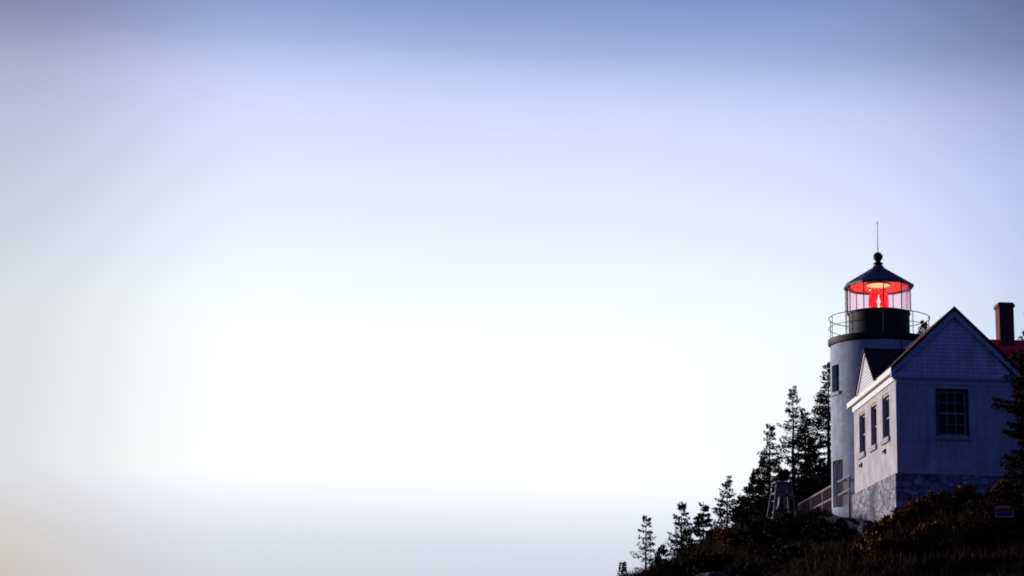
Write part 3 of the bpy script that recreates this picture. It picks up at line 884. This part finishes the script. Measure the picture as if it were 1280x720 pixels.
# slope cover: tufts of dry grass and low leaves, nobody could count them
rng = np.random.default_rng(99)
NT = 9000
tx = rng.uniform(4.5, 22, NT); ty = rng.uniform(40, 76, NT)
keep = ~((tx > 14.6) & (ty > 60.3)) & (ty < 62 + np.clip((tx - 6) * 0, 0, 1) + 14 * (tx < 14))
tx, ty = tx[keep], ty[keep]
thz = np.array([height(a, b) for a, b in zip(tx, ty)])
ok = thz > -1.5
tx, ty, thz = tx[ok], ty[ok], thz[ok]
V = []
for x, y, z in zip(tx, ty, thz):
    c = int(rng.integers(7, 15))
    hgt = rng.uniform(.14, .5) * (1.3 if rng.random() < .15 else 1)
    b = np.stack([x + rng.normal(0, .10, c), y + rng.normal(0, .10, c), np.full(c, z - .05)], 1)
    d = np.stack([rng.normal(0, .45, c), rng.normal(0, .45, c), np.ones(c)], 1)
    d /= np.linalg.norm(d, axis=1)[:, None]
    Ls = hgt * rng.uniform(.6, 1.2, c)
    s = np.cross(d, rng.normal(size=(c, 3))); s /= np.linalg.norm(s, axis=1)[:, None]
    w = rng.uniform(.014, .035, c)[:, None]
    V.append(np.stack([b - s * w * .5, b + s * w * .5, b + d * Ls[:, None] + np.stack([0 * Ls, 0 * Ls, -.15 * Ls], 1) * .5], 1))
cover = quads_object('dry_grass', np.concatenate(V), GRASS, sides=3)
tag(cover, 'dark dry grass covering the slope below the house', 'grass', kind='stuff')


# --------------------------------------------------------------------- rocks
def rock(x, y, topz, sx, sy, sz, label, seed):
    import bmesh
    bm = bmesh.new()
    bmesh.ops.create_icosphere(bm, subdivisions=4, radius=1)
    for v in bm.verts:
        n = noise.fractal(v.co * 1.1 + Vector((seed * 3.7, 0, 0)), 1.0, 2.0, 4)
        k = 1 + .32 * n
        c = noise.cell(v.co * 1.6 + Vector((seed, 1, 2)))
        v.co *= k * (1 + .05 * c)
        v.co = Vector((v.co.x * sx, v.co.y * sy, v.co.z * sz))
    me = bpy.data.meshes.new('boulder'); bm.to_mesh(me); bm.free()
    me.materials.append(ROCK)
    o = bpy.data.objects.new('boulder', me); COL.objects.link(o)
    o.location = (x, y, topz - sz * .95); o.rotation_euler = (0, 0, seed)
    tag(o, label, 'rock', 'rocks on the slope')
rock(13.22, 58.6, 4.50, .40, .35, .38, 'dark rounded boulder leaning at the foot of the stone foundation', 1)
rock(10.85, 55.0, 2.72, .75, .6, .45, 'grey ledge rock low on the bank below the wide shrub', 2)
rock(11.72, 57.0, 3.15, .65, .6, .45, 'bluish grey rock on the bank left of the russet shrub', 3)
rock(8.1, 62.0, 2.62, .8, .7, .5, 'blue grey rock at the lower left end of the dark bank', 4)
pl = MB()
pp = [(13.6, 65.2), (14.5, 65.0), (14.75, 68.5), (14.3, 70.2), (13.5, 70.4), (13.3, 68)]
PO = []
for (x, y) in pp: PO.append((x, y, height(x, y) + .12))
pl.poly(PO, (0, 0, -.25)).build('lit_ground', LITGROUND).__setitem__('kind', 'structure')  # pale sheet standing in for a sunlit patch of ground

# ------------------------------------------------------------- sky and light
SUN_AZ, SUN_EL = R(-51), R(7)          # azimuth from +Y (view direction), left is negative
world = bpy.data.worlds.new('World')
scene.world = world
world.use_nodes = True
N, L = world.node_tree.nodes, world.node_tree.links
bg = N['Background']
out = N['World Output']
sky = N.new('ShaderNodeTexSky')
sky.sky_type = 'NISHITA'
sky.sun_disc = False
sky.sun_elevation = SUN_EL
sky.sun_rotation = SUN_AZ
sky.air_density = 1.0; sky.dust_density = 1.0; sky.ozone_density = 3.0
bg.inputs['Strength'].default_value = 0.012
L.new(sky.outputs[0], bg.inputs[0])

tc = N.new('ShaderNodeTexCoord')
sp = N.new('ShaderNodeSeparateXYZ'); L.new(tc.outputs['Generated'], sp.inputs[0])
def math_node(op, a=None, b=None, va=None, vb=None):
    n = N.new('ShaderNodeMath'); n.operation = op
    if a is not None: L.new(a, n.inputs[0])
    if b is not None: L.new(b, n.inputs[1])
    if va is not None: n.inputs[0].default_value = va
    if vb is not None: n.inputs[1].default_value = vb
    return n.outputs[0]
el = math_node('ARCSINE', sp.outputs['Z'])
az = math_node('ARCTAN2', sp.outputs['X'], sp.outputs['Y'])
# soft unevenness of thin high haze
nz = N.new('ShaderNodeTexNoise'); nz.inputs['Scale'].default_value = 2.2; nz.inputs['Detail'].default_value = 3
mp = N.new('ShaderNodeMapping'); mp.inputs['Scale'].default_value = (1, 1, 5)
L.new(tc.outputs['Generated'], mp.inputs[0]); L.new(mp.outputs[0], nz.inputs['Vector'])
wob = math_node('MULTIPLY', math_node('SUBTRACT', nz.outputs['Fac'], vb=.5), vb=R(1.6))
el = math_node('ADD', el, wob)
eld = math_node('MULTIPLY', el, vb=180 / math.pi)
azd = math_node('MULTIPLY', az, vb=180 / math.pi)
def ramp(val, lo, hi, stops, name):
    mr = N.new('ShaderNodeMapRange')
    mr.inputs['From Min'].default_value = lo; mr.inputs['From Max'].default_value = hi
    L.new(val, mr.inputs['Value'])
    rp = N.new('ShaderNodeValToRGB'); rp.name = name
    e = rp.color_ramp.elements
    rp.color_ramp.interpolation = 'B_SPLINE'
    while len(e) > 1: e.remove(e[-1])
    for i, (d, c) in enumerate(stops):
        k = e[0] if i == 0 else e.new((d - lo) / (hi - lo))
        k.position = (d - lo) / (hi - lo); k.color = (*c[:3], 1)
    L.new(mr.outputs[0], rp.inputs[0])
    return rp.outputs[0]
W1 = (1.05, 1.06, 1.08)
EL = ramp(eld, -10, 90, [
    (-10, lin(190, 196, 212)), (-.5, lin(200, 204, 218)), (1.8, lin(205, 210, 224)), (3.3, lin(216, 220, 234)), (4.6, lin(242, 243, 251)), (5.9, W1), (8, W1), (10, (1.02, 1.05, 1.06)),
    (12.5, lin(243, 247, 255)), (15, lin(228, 234, 254)), (17, lin(216, 224, 252)), (18.6, lin(204, 215, 250)),
    (19.6, lin(184, 199, 240)), (20.6, lin(158, 177, 222)), (22.4, lin(132, 151, 203)), (26, lin(98, 115, 172)), (32, lin(66, 84, 154)), (45, lin(48, 66, 146)), (90, lin(44, 62, 144))], 'elevation')
REAR = (.053, .100, .47)
# the same compass sweep at three heights: haze band, open sky, upper sky
def sweep(l30, l19, l16, l13, r13, r16, r19, r30, name):
    return ramp(azd, -180, 180, [
        (-180, REAR), (-140, (.055, .085, .35)), (-110, (.14, .16, .36)), (-80, (.45, .46, .55)), (-55, (.70, .68, .68)), (-30, l30), (-19, l19), (-16, l16), (-13, l13), (-10, (1, 1, 1)), (-6, (1.02, 1.02, 1.02)),
        (4, (1, 1, 1)), (9, (.96, .98, 1)), (13, r13), (16, r16), (19, r19), (30, r30), (60, (.13, .19, .48)), (110, (.06, .095, .36)), (180, REAR)], name)
A1 = sweep((.80, .70, .58), (.84, .75, .62), (.90, .83, .73), (.96, .93, .88), (.92, .95, .99), (.82, .87, .95), (.66, .73, .87), (.32, .42, .66), 'haze_band')
A2 = sweep((.64, .64, .67), (.66, .66, .69), (.73, .73, .75), (.88, .88, .89), (.88, .92, .98), (.74, .80, .93), (.58, .66, .84), (.30, .39, .64), 'open_sky')
A3 = sweep((.60, .52, .50), (.64, .54, .51), (.74, .66, .63), (.88, .85, .84), (.86, .87, .89), (.66, .66, .69), (.50, .50, .54), (.32, .36, .52), 'upper_sky')
def blend(a, b, lo, hi):
    q = N.new('ShaderNodeMapRange'); q.interpolation_type = 'SMOOTHSTEP'
    q.inputs['From Min'].default_value = lo; q.inputs['From Max'].default_value = hi
    L.new(eld, q.inputs['Value'])
    w_ = N.new('ShaderNodeMix'); w_.data_type = 'RGBA'
    L.new(q.outputs[0], w_.inputs[0]); L.new(a, w_.inputs[6]); L.new(b, w_.inputs[7])
    return w_.outputs[2]
SWEEP = blend(blend(A1, A2, 2.2, 5.6), A3, 15.5, 21)
mx = N.new('ShaderNodeMix'); mx.data_type = 'RGBA'; mx.blend_type = 'MULTIPLY'; mx.inputs[0].default_value = 1
L.new(EL, mx.inputs[6]); L.new(SWEEP, mx.inputs[7])
bg2 = N.new('ShaderNodeBackground'); bg2.inputs['Strength'].default_value = 1.0
L.new(mx.outputs[2], bg2.inputs[0])
ads = N.new('ShaderNodeAddShader')
L.new(bg.outputs[0], ads.inputs[0]); L.new(bg2.outputs[0], ads.inputs[1])
L.new(ads.outputs[0], out.inputs['Surface'])

sun = bpy.data.lights.new('sun', 'SUN')
sun.energy = 4.1
sun.angle = R(14)
sun.color = (1.0, 0.90, 0.88)
so = bpy.data.objects.new('sun', sun)
COL.objects.link(so)
dirv = Vector((math.sin(SUN_AZ) * math.cos(SUN_EL), math.cos(SUN_AZ) * math.cos(SUN_EL), math.sin(SUN_EL)))
so.rotation_euler = dirv.to_track_quat('Z', 'Y').to_euler()

# -------------------------------------------------------------------- camera
cam = bpy.data.cameras.new('camera')
cam.sensor_width = 36
cam.lens = 36 * 2000 / 1280
cam.clip_end = 20000
co = bpy.data.objects.new('camera', cam)
COL.objects.link(co)
co.matrix_world = Matrix.Rotation(math.pi / 2 + .2138, 4, 'X') @ Matrix.Rotation(.0333, 4, 'Z')
scene.camera = co

vs = scene.view_settings
vs.view_transform = 'Standard'; vs.look = 'None'; vs.gamma = 1; vs.exposure = 0
vs.use_curve_mapping = False
scene.cycles.use_denoising = True
scene.cycles.filter_width = 1.8
scene.cycles.max_bounces = 8
scene.cycles.transparent_max_bounces = 24
